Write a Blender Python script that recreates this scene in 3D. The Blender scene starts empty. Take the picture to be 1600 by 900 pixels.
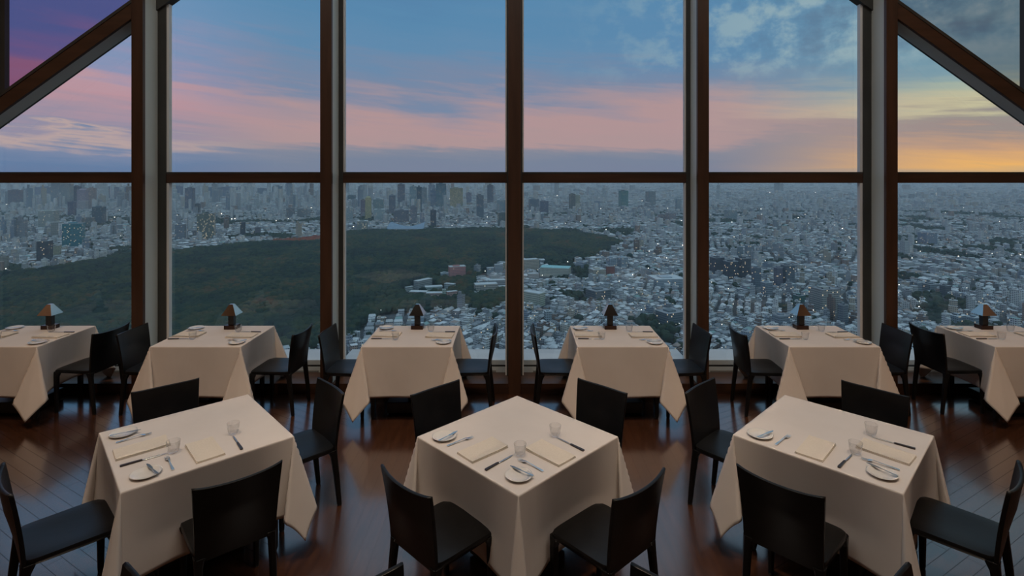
import bpy, math, random
import numpy as np
from mathutils import Vector, Matrix
random.seed(7)
rng = np.random.default_rng(11)
C = bpy.context.scene.collection
R = math.radians
PI = math.pi

# ------------------------------------------------------------------ camera
F, CX, HY, CAMZ, GZ = 850.0, 804.0, 272.0, 2.45, -235.0
cam = bpy.data.cameras.new('camera'); camo = bpy.data.objects.new('camera', cam); C.objects.link(camo)
cam.sensor_width = 36; cam.lens = F/1600*36
cam.shift_x = -(CX-800)/1600; cam.shift_y = -(450-HY)/1600
cam.clip_start = .05; cam.clip_end = 100000
camo.location = (0, 0, CAMZ); camo.rotation_euler = (PI/2, 0, 0)
sc = bpy.context.scene; sc.camera = camo
sc.view_settings.view_transform = 'Standard'; sc.view_settings.look = 'None'
sc.view_settings.gamma = 1; sc.view_settings.use_curve_mapping = False
sc.view_settings.exposure = 0.0
sc.cycles.use_denoising = True
sc.cycles.volume_bounces = 1
sc.cycles.max_bounces = 10
sc.cycles.transparent_max_bounces = 16
sc.cycles.sample_clamp_indirect = 4
sc.cycles.caustics_reflective = False

HAZE = 0.85e-4
def lin(c):
    return tuple(((v/255)/12.92 if v/255 <= .04045 else ((v/255+.055)/1.055)**2.4) for v in c[:3]) + (1,)
def at(px, py, z):      # pixel -> world point on the horizontal plane z
    D = F*(CAMZ-z)/(py-HY)
    return Vector(((px-CX)*D/F, D, z))

# ------------------------------------------------------------------ node helper
class NT:
    def __init__(s, tree): s.t = tree; s.n = tree.nodes; s.l = tree.links
    def put(s, sock, v):
        if v is None: return
        if hasattr(v, 'is_output'): s.l.new(v, sock)
        else: sock.default_value = v
    def math(s, op, a, b=None, c=None, clamp=False):
        n = s.n.new('ShaderNodeMath'); n.operation = op; n.use_clamp = clamp
        for i, v in enumerate((a, b, c)):
            if v is not None: s.put(n.inputs[i], v)
        return n.outputs[0]
    def vmath(s, op, a, b=None):
        n = s.n.new('ShaderNodeVectorMath'); n.operation = op; s.put(n.inputs[0], a)
        if b is not None: s.put(n.inputs[1], b)
        return n.outputs['Value'] if op == 'DOT_PRODUCT' else n.outputs[0]
    def comb(s, x, y, z):
        n = s.n.new('ShaderNodeCombineXYZ')
        for i, v in enumerate((x, y, z)): s.put(n.inputs[i], v)
        return n.outputs[0]
    def sep(s, v):
        n = s.n.new('ShaderNodeSeparateXYZ'); s.put(n.inputs[0], v); return n.outputs
    def noise(s, vec, scale=1, detail=3, rough=.5, dist=0):
        n = s.n.new('ShaderNodeTexNoise'); s.put(n.inputs['Vector'], vec)
        n.inputs['Scale'].default_value = scale; n.inputs['Detail'].default_value = detail
        n.inputs['Roughness'].default_value = rough; n.inputs['Distortion'].default_value = dist
        return n.outputs['Fac']
    def ramp(s, f, stops, interp='LINEAR'):
        n = s.n.new('ShaderNodeValToRGB'); n.color_ramp.interpolation = interp
        e = n.color_ramp.elements
        while len(e) < len(stops): e.new(.5)
        for i, (p, c) in enumerate(stops): e[i].position = p; e[i].color = c
        s.put(n.inputs[0], f); return n.outputs[0]
    def mix(s, f, a, b, mode='MIX'):
        n = s.n.new('ShaderNodeMix'); n.data_type = 'RGBA'; n.blend_type = mode
        s.put(n.inputs[0], f); s.put(n.inputs[6], a); s.put(n.inputs[7], b); return n.outputs[2]
    def smooth(s, v, a, b):
        n = s.n.new('ShaderNodeMapRange'); n.interpolation_type = 'SMOOTHSTEP'
        s.put(n.inputs[0], v); n.inputs[1].default_value = a; n.inputs[2].default_value = b
        return n.outputs[0]

# ------------------------------------------------------------------ world: dusk sky with pink cloud bands
w = bpy.data.worlds.new('dusk_sky'); sc.world = w; w.use_nodes = True
N = NT(w.node_tree); N.n.clear()
tc = N.n.new('ShaderNodeTexCoord').outputs['Generated']
x, y, z = N.sep(tc)[:3]
az = N.math('ARCTAN2', x, y)
hl = N.math('SQRT', N.math('ADD', N.math('MULTIPLY', x, x), N.math('MULTIPLY', y, y)))
tel = N.math('DIVIDE', z, N.math('MAXIMUM', hl, .02))
t0 = N.math('MULTIPLY', tel, 1/.36)
slope = N.math('ADD', t0, N.math('MULTIPLY', az, .22))
n1 = N.noise(N.comb(N.math('MULTIPLY', az, 2.6), N.math('MULTIPLY', slope, 4.2), 3.3), 1, 6, .55, .4)
n2 = N.noise(N.comb(N.math('MULTIPLY', az, 5), N.math('MULTIPLY', slope, 26), 7.7), 1, 5, .6, .5)
n4 = N.noise(N.comb(N.math('MULTIPLY', az, 17), N.math('MULTIPLY', t0, 7.5), 4.1), 1, 5, .58, .1)
amp = N.smooth(t0, 0, .25)
d = N.math('ADD', N.math('MULTIPLY', N.math('SUBTRACT', n1, .5), .48), N.math('MULTIPLY', N.math('SUBTRACT', n2, .5), .24))
t = N.math('ADD', t0, N.math('MULTIPLY', d, N.math('ADD', N.math('MULTIPLY', amp, .75), .25)))
def rp(L): return N.ramp(t, [(p, lin(c)) for p, c in L])
Lr = rp([(0,(105,125,160)),(.06,(104,130,166)),(.11,(125,140,170)),(.135,(190,168,166)),(.17,(150,146,168)),(.23,(172,150,166)),
         (.3,(192,152,162)),(.38,(190,156,168)),(.48,(150,152,184)),(.6,(116,152,190)),(1,(100,148,188))])
Mr = rp([(0,(124,134,158)),(.07,(124,136,158)),(.12,(138,142,158)),(.17,(180,154,156)),(.27,(184,154,156)),(.36,(164,150,162)),
         (.45,(126,142,170)),(.6,(102,144,180)),(.8,(94,142,180)),(1,(90,136,176))])
Rr = rp([(0,(205,172,130)),(.03,(245,186,110)),(.1,(206,164,132)),(.16,(160,146,142)),(.2,(158,152,144)),(.26,(204,198,162)),
         (.36,(170,186,170)),(.48,(132,164,174)),(.7,(110,152,172)),(1,(98,138,160))])
c = N.mix(N.smooth(az, -.36, -.62), Mr, Lr)
c = N.mix(N.smooth(az, .28, .78), c, Rr)
puff = N.math('MULTIPLY', N.math('MULTIPLY', N.smooth(n4, .45, .64), N.smooth(az, .02, .5)), N.smooth(t0, .38, .55))
c = N.mix(N.math('MULTIPLY', puff, .75), c, lin((160, 184, 190)))
puff2 = N.math('MULTIPLY', N.math('MULTIPLY', N.smooth(n4, .52, .34), N.smooth(az, .25, .6)), N.smooth(t0, .4, .6))
c = N.mix(N.math('MULTIPLY', puff2, .5), c, lin((84, 104, 132)))
c = N.mix(N.smooth(tel, .37, .8), c, (.31, .41, .51, 1))     # paler towards the zenith
bg = N.n.new('ShaderNodeBackground'); N.put(bg.inputs[0], c); bg.inputs[1].default_value = 1.0
N.l.new(bg.outputs[0], N.n.new('ShaderNodeOutputWorld').inputs[0])

# ------------------------------------------------------------------ lamps of the room (ceiling spots, above and out of frame), plus added fills
def spot(xyz, to, power, col=(1, .60, .32), size=70, blend=.9, rad=.12):
    l = bpy.data.lights.new('ceiling_spot', 'SPOT'); l.energy = power; l.color = col
    l.spot_size = R(size); l.spot_blend = blend; l.shadow_soft_size = rad
    o = bpy.data.objects.new('ceiling_spot', l); C.objects.link(o); o.location = xyz
    o.rotation_euler = (Vector(to)-Vector(xyz)).to_track_quat('-Z', 'Y').to_euler()
for sx in (-2.08, 0.02, 2.08):
    spot((sx+.1, 2.4, 7.8), (sx, 3.5, .7), 400, (1, .73, .50), 34)
for sx in (-5.2, -3.15, -1.06, 1.07, 3.15, 5.2):
    spot((sx*.97, 2.6, 7.8), (sx, 5.5, .4), 390, (1, .62, .34), 28)
def area(xyz, to, sx, sy, power, col):
    l = bpy.data.lights.new('ambient_fill', 'AREA'); l.shape = 'RECTANGLE'; l.size = sx; l.size_y = sy; l.energy = power; l.color = col
    o = bpy.data.objects.new('ambient_fill', l); C.objects.link(o); o.location = xyz
    o.rotation_euler = (Vector(to)-Vector(xyz)).to_track_quat('-Z', 'Y').to_euler()
area((0, 1.8, 7.8), (0, 2.6, 0), 12, 3, 230, (1, .90, .80))  # added overhead fill, raises the ambient level of the room
# wall washers on the panelled side walls
spot((-5.9, 2.4, 5.6), (-7.4, 2.8, 3.6), 110, (1, .50, .20), 80)
spot((5.9, 1.6, 5.6), (7.4, 1.9, 3.8), 170, (1, .50, .20), 100)
sun = bpy.data.lights.new('city_fill_sun', 'SUN'); sun.energy = .66; sun.angle = R(100); sun.color = (.42, .76, 1)  # added soft sun lamp, lifts the brightness of the city
suno = bpy.data.objects.new('city_fill_sun', sun); C.objects.link(suno); suno.location = (0, -20, 60)
suno.rotation_euler = Vector((-.25, .55, -1)).to_track_quat('-Z', 'Y').to_euler()
# ------------------------------------------------------------------ materials
def mat(name, base=(.5,.5,.5), rough=.5, metal=0, spec=.5, **k):
    m = bpy.data.materials.new(name); m.use_nodes = True
    b = m.node_tree.nodes['Principled BSDF']
    b.inputs['Base Color'].default_value = tuple(base)[:3]+(1,)
    b.inputs['Roughness'].default_value = rough; b.inputs['Metallic'].default_value = metal
    b.inputs['Specular IOR Level'].default_value = spec
    for kk, v in k.items(): b.inputs[kk.replace('_', ' ')].default_value = v
    return m
def bsdf(m): return m.node_tree.nodes['Principled BSDF']
def tint_noise(m, a, b, scale=(4,4,4), detail=4, bump=0, obj=True, rr=None):
    T = NT(m.node_tree); tcn = T.n.new('ShaderNodeTexCoord')
    v = T.vmath('MULTIPLY', tcn.outputs['Object'] if obj else T.n.new('ShaderNodeNewGeometry').outputs['Position'], scale)
    f = T.noise(v, 1, detail, .55)
    T.put(bsdf(m).inputs['Base Color'], T.ramp(f, [(.3, tuple(a)+(1,)), (.7, tuple(b)+(1,))]))
    if rr: T.put(bsdf(m).inputs['Roughness'], T.math('ADD', T.math('MULTIPLY', f, rr[1]-rr[0]), rr[0]))
    if bump:
        bn = T.n.new('ShaderNodeBump'); bn.inputs['Strength'].default_value = bump; bn.inputs['Distance'].default_value = .01
        T.l.new(f, bn.inputs['Height']); T.l.new(bn.outputs[0], bsdf(m).inputs['Normal'])
    return m
M = {}
M['wood'] = tint_noise(mat('dark_red_wood', rough=.38), (.048,.024,.015), (.080,.040,.024), (14, 14, 1.2))
M['woodh'] = tint_noise(mat('dark_red_wood_rail', rough=.38), (.048,.024,.015), (.080,.040,.024), (1.2, 14, 14))
M['steel_grey'] = tint_noise(mat('grey_painted_steel', rough=.42), (.60,.66,.64), (.66,.72,.70), (3,3,1))
M['frame_dark'] = tint_noise(mat('dark_window_frame', rough=.4), (.035,.035,.032), (.055,.055,.05), (6,6,2))
M['frame_pale'] = tint_noise(mat('pale_glazing_bead', rough=.4), (.72,.74,.74), (.82,.84,.84), (6,6,2))
M['ledge'] = tint_noise(mat('pale_ledge_metal', rough=.5), (.50,.58,.62), (.60,.68,.72), (2,6,6))
M['ledge_grey'] = tint_noise(mat('grey_vent_panel', rough=.6), (.20,.21,.21), (.26,.27,.27), (2,6,6))
M['plaster'] = tint_noise(mat('brown_panelling', rough=.6), (.28,.15,.08), (.36,.20,.11), (1,1,1))
M['ceil'] = tint_noise(mat('dark_ceiling_paint', rough=.8), (.07,.06,.055), (.09,.08,.07), (1,1,1))
M['black_wood'] = tint_noise(mat('black_stained_wood', rough=.35), (.010,.008,.007), (.02,.016,.013), (8,8,8))
M['steel'] = tint_noise(mat('polished_steel', rough=.22, metal=1), (.78,.76,.73), (.86,.84,.80), (30,30,30))
M['handle'] = tint_noise(mat('dark_resin_handle', rough=.3), (.02,.014,.012), (.04,.025,.02), (60,60,60))
M['china'] = tint_noise(mat('white_china', rough=.12), (.74,.71,.66), (.78,.75,.70), (20,20,20))
M['napkin'] = tint_noise(mat('cream_linen', rough=.85, spec=.2), (.72,.65,.55), (.78,.71,.61), (90,90,90), bump=.1)
M['shade'] = tint_noise(mat('polished_shade_metal', rough=.10, metal=1), (.60,.55,.50), (.70,.66,.62), (10,10,10))
M['bronze'] = tint_noise(mat('dark_bronze', rough=.3, metal=.6), (.03,.016,.012), (.06,.03,.02), (10,10,10))
# leather
m = mat('black_leather', rough=.36, spec=.3); M['leather'] = m
tint_noise(m, (.004,.004,.004), (.009,.0085,.0085), (7,7,7), 5, bump=.12, rr=(.27,.42))
# cloth
m = mat('white_tablecloth_cotton', rough=.9, spec=.15); M['cloth'] = m
T = NT(m.node_tree); tcn = T.n.new('ShaderNodeTexCoord').outputs['Object']
cn = T.noise(tcn, 3, 3); T.put(bsdf(m).inputs['Base Color'], T.ramp(cn, [(.3,(.70,.648,.605,1)),(.7,(.75,.698,.655,1))]))
bsdf(m).inputs['Sheen Weight'].default_value = .15
bn = T.n.new('ShaderNodeBump'); bn.inputs['Strength'].default_value = .35; bn.inputs['Distance'].default_value = .02
T.l.new(T.noise(T.vmath('MULTIPLY', tcn, (6,6,2.2)), 1, 2), bn.inputs['Height']); T.l.new(bn.outputs[0], bsdf(m).inputs['Normal'])
# window glass (thin, transparent with fresnel reflection)
def pane_mat(name, tint):
    m = bpy.data.materials.new(name); m.use_nodes = True; T = NT(m.node_tree); T.n.clear()
    tr = T.n.new('ShaderNodeBsdfTransparent'); tr.inputs[0].default_value = tint
    gl = T.n.new('ShaderNodeBsdfGlossy'); gl.inputs['Roughness'].default_value = .0
    g = T.n.new('ShaderNodeNewGeometry'); cs = T.math('ABSOLUTE', T.vmath('DOT_PRODUCT', g.outputs['Incoming'], g.outputs['Normal']))
    fr = T.math('ADD', .035, T.math('MULTIPLY', T.math('POWER', T.math('SUBTRACT', 1, cs), 5), .96), clamp=True)
    mx = T.n.new('ShaderNodeMixShader'); T.l.new(fr, mx.inputs[0])
    T.l.new(tr.outputs[0], mx.inputs[1]); T.l.new(gl.outputs[0], mx.inputs[2])
    T.l.new(mx.outputs[0], T.n.new('ShaderNodeOutputMaterial').inputs[0]); return m
M['pane'] = pane_mat('clear_window_glass', (.98,.985,.985,1))
M['pane_violet'] = pane_mat('violet_tinted_window_glass', (.66,.54,.70,1))
M['pane_smoke'] = pane_mat('smoke_tinted_window_glass', (.75,.72,.73,1))
# drinking glass
m = bpy.data.materials.new('clear_drinking_glass'); m.use_nodes = True; T = NT(m.node_tree); T.n.clear(); M['glass'] = m
tr = T.n.new('ShaderNodeBsdfTransparent'); tr.inputs[0].default_value = (.95,.95,.95,1)
gl = T.n.new('ShaderNodeBsdfGlass'); gl.inputs['IOR'].default_value = 1.45; gl.inputs['Roughness'].default_value = .0
lw = T.n.new('ShaderNodeLayerWeight'); lw.inputs[0].default_value = .35
mx = T.n.new('ShaderNodeMixShader'); T.l.new(T.math('ADD', T.math('MULTIPLY', T.math('POWER', lw.outputs['Facing'], 2), .9), .06, clamp=True), mx.inputs[0])
T.l.new(tr.outputs[0], mx.inputs[1]); T.l.new(gl.outputs[0], mx.inputs[2]); T.l.new(mx.outputs[0], T.n.new('ShaderNodeOutputMaterial').inputs[0])
# lit bulb
m = mat('warm_lamp_bulb', (.9,.7,.4)); bsdf(m).inputs['Emission Color'].default_value = (1,.55,.25,1); bsdf(m).inputs['Emission Strength'].default_value = 3; M['bulb'] = m
# floor: dark lacquered planks, straight in the middle, slanted 30 degrees to either side
m = mat('dark_red_plank_floor', rough=.3, spec=.6); M['floor'] = m
T = NT(m.node_tree); P = T.n.new('ShaderNodeNewGeometry').outputs['Position']; x, y, z = T.sep(P)[:3]
ax = T.math('ABSOLUTE', x)
mid = T.math('LESS_THAN', ax, 1.61)
ca, sa = math.cos(R(30)), math.sin(R(30))
ac = T.math('SUBTRACT', T.math('MULTIPLY', y, ca), T.math('MULTIPLY', ax, sa))     # across a slanted plank
al = T.math('ADD', T.math('MULTIPLY', y, sa), T.math('MULTIPLY', ax, ca))
def sel(a, b): return T.math('ADD', T.math('MULTIPLY', mid, a), T.math('MULTIPLY', T.math('SUBTRACT', 1, mid), b))
across, along = sel(x, ac), sel(y, al)
pw = .092
ci = T.math('FLOOR', T.math('DIVIDE', across, pw)); fr_ = T.math('FRACT', T.math('DIVIDE', across, pw))
wn = T.n.new('ShaderNodeTexWhiteNoise'); wn.noise_dimensions = '1D'; T.put(wn.inputs['W'], ci)
lj = T.math('ADD', T.math('DIVIDE', along, 1.1), T.math('MULTIPLY', wn.outputs['Value'], 7.3))
cj = T.math('FLOOR', lj); fj = T.math('FRACT', lj)
wn2 = T.n.new('ShaderNodeTexWhiteNoise'); wn2.noise_dimensions = '2D'; T.put(wn2.inputs['Vector'], T.comb(ci, cj, 0))
grain = T.noise(T.comb(T.math('MULTIPLY', across, 45), T.math('MULTIPLY', along, 2.5), wn2.outputs['Value']), 1, 4)
base = T.ramp(grain, [(.3,(.045,.019,.011,1)),(.7,(.090,.037,.019,1))])
base = T.mix(T.math('MULTIPLY', wn2.outputs['Value'], .35), base, (.035,.015,.010,1))
gap = T.math('MAXIMUM', T.math('LESS_THAN', fr_, .05), T.math('LESS_THAN', fj, .004))
gapc = T.math('MULTIPLY', gap, T.math('SUBTRACT', .8, T.math('MULTIPLY', mid, .6)))
base = T.mix(gapc, base, (.008,.005,.004,1)); T.put(bsdf(m).inputs['Base Color'], base)
T.put(bsdf(m).inputs['Roughness'], T.math('ADD', T.math('MULTIPLY', wn2.outputs['Value'], .05), .20))
T.put(bsdf(m).inputs['Coat Weight'], T.math('SUBTRACT', 1, gapc)); bsdf(m).inputs['Coat Roughness'].default_value = .14; bsdf(m).inputs['Coat IOR'].default_value = 2.1
bn = T.n.new('ShaderNodeBump'); bn.inputs['Strength'].default_value = .10; bn.inputs['Distance'].default_value = .003; bn.invert = True
T.l.new(gap, bn.inputs['Height']); T.l.new(bn.outputs[0], bsdf(m).inputs['Normal'])

# ------------------------------------------------------------------ mesh helpers
class MB:
    def __init__(s): s.v = []; s.f = []; s.m = []
    def add(s, vs, fs, mi=0):
        o = len(s.v); s.v += [tuple(v) for v in vs]; s.f += [tuple(i+o for i in f) for f in fs]; s.m += [mi]*len(fs); return s
    def box(s, x0, x1, y0, y1, z0, z1, mi=0, M4=None):
        vs = [Vector((a, b, c)) for c in (z0, z1) for b in (y0, y1) for a in (x0, x1)]
        if M4: vs = [M4 @ v for v in vs]
        return s.add(vs, [(0,2,3,1),(4,5,7,6),(0,1,5,4),(1,3,7,5),(3,2,6,7),(2,0,4,6)], mi)
    def prism(s, rings, mi=0, caps=True):      # rings: lists of equal point count
        n = len(rings[0]); o = len(s.v)
        for r in rings: s.v += [tuple(p) for p in r]
        for k in range(len(rings)-1):
            for i in range(n):
                a = o+k*n+i; b = o+k*n+(i+1) % n; s.f.append((a, b, b+n, a+n)); s.m.append(mi)
        if caps:
            s.f.append(tuple(o+i for i in range(n))[::-1]); s.m.append(mi)
            s.f.append(tuple(o+(len(rings)-1)*n+i for i in range(n))); s.m.append(mi)
        return s
    def lathe(s, prof, n=28, mi=0, M4=None, caps=False):
        rings = [[Vector((r*math.cos(2*PI*i/n), r*math.sin(2*PI*i/n), z)) for i in range(n)] for r, z in prof]
        if M4: rings = [[M4 @ p for p in r] for r in rings]
        return s.prism(rings, mi, caps)
    def grid(s, P, mi=0):       # P[j][i]
        nj, ni = len(P), len(P[0]); o = len(s.v)
        for r in P: s.v += [tuple(p) for p in r]
        for j in range(nj-1):
            for i in range(ni-1):
                a = o+j*ni+i; s.f.append((a, a+1, a+1+ni, a+ni)); s.m.append(mi)
        return s
    def mesh(s, name, mats, smooth=False):
        me = bpy.data.meshes.new(name); me.from_pydata(s.v, [], s.f)
        for m in (mats if isinstance(mats, (list, tuple)) else [mats]): me.materials.append(m)
        me.polygons.foreach_set('material_index', s.m)
        if smooth: me.polygons.foreach_set('use_smooth', [True]*len(s.f))
        me.update(); return me
    def build(s, name, mats, parent=None, smooth=False, bevel=0, seg=2):
        o = bpy.data.objects.new(name, s.mesh(name, mats, smooth)); C.objects.link(o)
        if parent: o.parent = parent
        if bevel:
            md = o.modifiers.new('bevel', 'BEVEL'); md.width = bevel; md.segments = seg; md.limit_method = 'ANGLE'; md.angle_limit = R(35)
        return o
def tag(o, label=None, cat=None, group=None, kind=None):
    if label: o['label'] = label
    if cat: o['category'] = cat
    if group: o['group'] = group
    if kind: o['kind'] = kind
    return o
def struct(o, label=None): o['kind'] = 'structure'; return o
def empty(name, loc=(0,0,0), rz=0):
    o = bpy.data.objects.new(name, None); C.objects.link(o); o.location = loc; o.rotation_euler = (0,0,rz); o.empty_display_size = .05; return o
def copy_tree(o, parent=None):
    c = o.copy(); C.objects.link(c); c.parent = parent
    for ch in [k for k in o.children]: copy_tree(ch, c)
    return c

# ------------------------------------------------------------------ room shell
WX, TOP = 7.4, 8.0
YF, YG = 6.05, 6.36          # front of the fins, glass plane
struct(MB().box(-WX, WX, -4, 6.40, -.2, 0).build('floor', M['floor']))
struct(MB().box(-WX, WX, -4, 6.45, TOP, TOP+.2).build('ceiling', M['ceil']))
struct(MB().box(-WX-.2, -WX, -4, 6.45, -.2, TOP+.2).build('wall_left', M['plaster']))
struct(MB().box(WX, WX+.2, -4, 6.45, -.2, TOP+.2).build('wall_right', M['plaster']))
struct(MB().box(-WX, WX, -4.2, -4, -.2, TOP+.2).build('wall_back', M['plaster']))
tn = 0
def trim(mb, m, label=None, bevel=.004):
    global tn; tn += 1
    return struct(mb.build('trim_%d' % tn, m, bevel=bevel))
for fx in (-6.3, -4.2, -2.1, 0, 2.1, 4.2, 6.3):
    hw = .071 if fx == 0 else .064
    b = trim(MB().box(fx-hw, fx+hw, YF, YF+.045, 0, TOP), M['wood'])                 # wooden nose
    MB().box(fx-hw+.004, fx+hw-.004, YF+.045, YG-.03, 0, TOP).build('grey_fin', M['steel_grey'], b)
    for s in (-1, 1):
        fw = {0: .02, 2.1: .045}.get(abs(fx), .09)
        x0 = fx+s*(hw-.004); x1 = fx+s*(hw+fw)
        MB().box(min(x0,x1), max(x0,x1), YG-.05, YG+.03, 0, TOP).build('frame', M['frame_dark'], b)
        x2 = x1+s*(.016 if fw < .08 else .028)
        MB().box(min(x1,x2), max(x1,x2), YG-.035, YG+.02, 0, TOP).build('bead', M['frame_pale'], b)
edges = [-WX, -6.3, -4.2, -2.1, 0, 2.1, 4.2, 6.3, WX]
pn = 0
for i in range(8):
    a, b_ = edges[i], edges[i+1]
    r = trim(MB().box(a+.06, b_-.06, YG-.04, YG+.05, 2.347, 2.470), M['woodh'])      # transom
    MB().box(a+.06, b_-.06, YG-.043, YG-.035, 2.452, 2.474).build('bead', M['frame_dark'], r)
    trim(MB().box(a+.06, b_-.06, YF+.02, YG+.06, 0, .112), M['woodh'])                # base rail
    # pale ledge and vent box just outside the glass
    l = trim(MB().box(a+.06, b_-.06, YG+.08, 6.84, .19, .25), M['ledge'])
    MB().box(a+.06, b_-.06, YG+.085, 6.80, -.05, .165).build('vent_box', M['ledge'], l)
    MB().box(a+.06, b_-.06, YG+.10, 6.80, .165, .19).build('shadow_gap', M['frame_dark'], l)
    MB().box(a+.22, b_-.22, YG+.07, YG+.087, .03, .125).build('vent_panel', M['ledge_grey'], l)
    pn += 1
    struct(MB().box(a+.05, b_-.05, YG, YG+.008, .10, 2.36).build('window_%d' % pn, M['pane']))
# diagonal beams: wooden face with grey underside
def beam(s):
    # line of the wooden face's lower edge in the plane y = YF
    x0, z0, k = -5.723, 3.140, .717
    pts = lambda X, dz: (s*X, z0+k*(X-x0)+dz)
    def pr(y0, y1, d0, d1, xa=-WX, xb=-3.2):
        (a, za), (b, zb) = pts(xa, d0), pts(xb, d0); (_, zc), (_, zd) = pts(xa, d1), pts(xb, d1)
        m = MB(); m.add([(a,y0,za),(b,y0,zb),(b,y0,zd),(a,y0,zc),(a,y1,za),(b,y1,zb),(b,y1,zd),(a,y1,zc)],
              [(0,1,2,3),(7,6,5,4),(0,4,5,1),(1,5,6,2),(2,6,7,3),(3,7,4,0)]); return m
    o = trim(pr(YF+.012, YF+.05, 0, .175, xb=-4.2), M['woodh'])
    pr(YF+.006, YF+.05, .175, .215, xb=-4.2).build('top_edge', M['frame_dark'], o)
    pr(YF+.05, YG-.08, .004, .205, xb=-4.2).build('grey_fin', M['steel_grey'], o)
    pr(YG-.08, YG+.03, .065, .20).build('frame', M['frame_dark'], o)
    # short post above the beam at the picture's edge
    zb = pts(-6.0, .1)[1]
    q = trim(MB().box(*sorted((s*6.20, s*5.985)), YG-.12, YG, zb, TOP), M['wood'])
    MB().box(*sorted((s*5.985, s*5.965)), YG-.05, YG, zb, TOP).build('bead', M['frame_pale'], q)
    MB().box(*sorted((s*5.965, s*5.905)), YG-.06, YG, zb, TOP).build('frame', M['frame_dark'], q)
beam(-1); beam(1)
def pane_poly(pts, m):
    global pn; pn += 1
    n = len(pts); vs = [(a, YG, b) for a, b in pts]+[(a, YG+.008, b) for a, b in pts]
    fs = [tuple(range(n)), tuple(range(2*n-1, n-1, -1))]+[(i, i+n, (i+1) % n+n, (i+1) % n) for i in range(n)]
    struct(MB().add(vs, fs).build('window_%d' % pn, m))
for a, b_ in ((-2.1,0),(0,2.1)): pane_poly([(a+.05,2.45),(b_-.05,2.45),(b_-.05,TOP),(a+.05,TOP)], M['pane'])
for s in (-1, 1):
    zl = lambda X: 3.14+.717*(X+5.723)+.1
    P_ = lambda L: [(s*a, b) for a, b in L]
    tint = M['pane_violet'] if s > 0 else M['pane_smoke']
    pane_poly(P_([(-2.15,2.45),(-4.15,2.45),(-4.15,TOP),(-2.15,TOP)]), M['pane'])
    pane_poly(P_([(-4.25,2.45),(-6.25,2.45),(-6.25,zl(-6.25)),(-4.25,zl(-4.25))]), M['pane'])
    pane_poly(P_([(-4.25,zl(-4.25)),(-5.95,zl(-5.95)),(-5.95,TOP),(-4.25,TOP)]), tint)
    pane_poly(P_([(-5.95,zl(-5.95)),(-WX,zl(-WX)),(-WX,TOP),(-5.95,TOP)]), tint)

# ------------------------------------------------------------------ tables
TT = .745
def push(a, v, h, amt):      # the cloth gives way where a seat is pushed against it
    st = lambda q, lo, hi: (lambda k: k*k*(3-2*k))(min(1, max(0, (q-lo)/(hi-lo))))
    return 0 if amt == 0 else (amt+.07*.3)*min(1, a/.30)*(1-st(v, .12, h-.005))
def tablecloth(hx, hy, L, style, seed, px_, py_):
    rr = random.Random(seed)
    ph = [rr.uniform(0, 6.28) for _ in range(8)]
    def coords(h):
        out = [-(h+L*k/22) for k in range(22, 0, -1)] + [-(h+.010), -(h+.004)]
        out += [-h, -h+.004]+[-h+2*h*k/14 for k in range(1, 14)]+[h-.004, h]
        out += [h+.004, h+.010] + [h+L*k/22 for k in range(1, 23)]
        return out
    keysY = [(0,.07,0),(7,.10,-.05),(20,.30,.10),(26,.30,.17),(45,.05,.25),(66,-.21,.27),(72,-.22,.20),(83,-.05,.08),(90,0,.07)]
    keysS = [(0,.07,0),(8,.08,.0),(26,.24,.06),(32,.25,.10),(45,.20,.20),(58,.10,.25),(64,.06,.24),(82,.0,.08),(90,0,.07)]
    def disp(th, mode):
        if mode == 'x': dx, dy = disp(90-th, 'y'); return dy, dx
        K = keysY if mode == 'y' else keysS
        for (t0_, a0, b0), (t1, a1, b1) in zip(K, K[1:]):
            if th <= t1+1e-6:
                f = (th-t0_)/(t1-t0_); return a0+(a1-a0)*f, b0+(b1-b0)*f
        return 0, .07
    U, V = coords(hx), coords(hy)
    P = []
    for v in V:
        row = []
        for u in U:
            a, b = max(0, abs(u)-hx), max(0, abs(v)-hy); sx = 1 if u > 0 else -1; sy = 1 if v > 0 else -1
            if a == 0 and b == 0: row.append((u, v, TT)); continue
            if b == 0:
                wv = .010*math.sin(v*9+ph[0 if sx > 0 else 1])*(a/L)*min(1, (hy-abs(v))/.1)
                row.append((sx*(hx+.07*a+wv+.002-push(a, abs(v), hy, px_)), v, TT-a+.003)); continue
            if a == 0:
                wv = .010*math.sin(u*9+ph[2 if sy > 0 else 3])*(b/L)*min(1, (hx-abs(u))/.1)
                row.append((u, sy*(hy+.07*b+wv+.002-push(b, abs(u), hx, py_)), TT-b+.003)); continue
            r = math.hypot(a, b); th = math.degrees(math.atan2(b, a))
            ox, oy = disp(th, style[(sx, sy)])
            if px_ == py_: bq = math.sin(math.radians(2*th)); ox *= 1-.22*bq; oy *= 1-.22*bq; r *= 1-.07*bq
            g = min(1, r/.08)
            row.append((sx*(hx+ox*r+.002), sy*(hy+oy*r+.002), max(.02, TT-r*math.sqrt(1-ox*ox-oy*oy)+.003*g)))
        P.append(row)
    return MB().grid(P)
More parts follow.
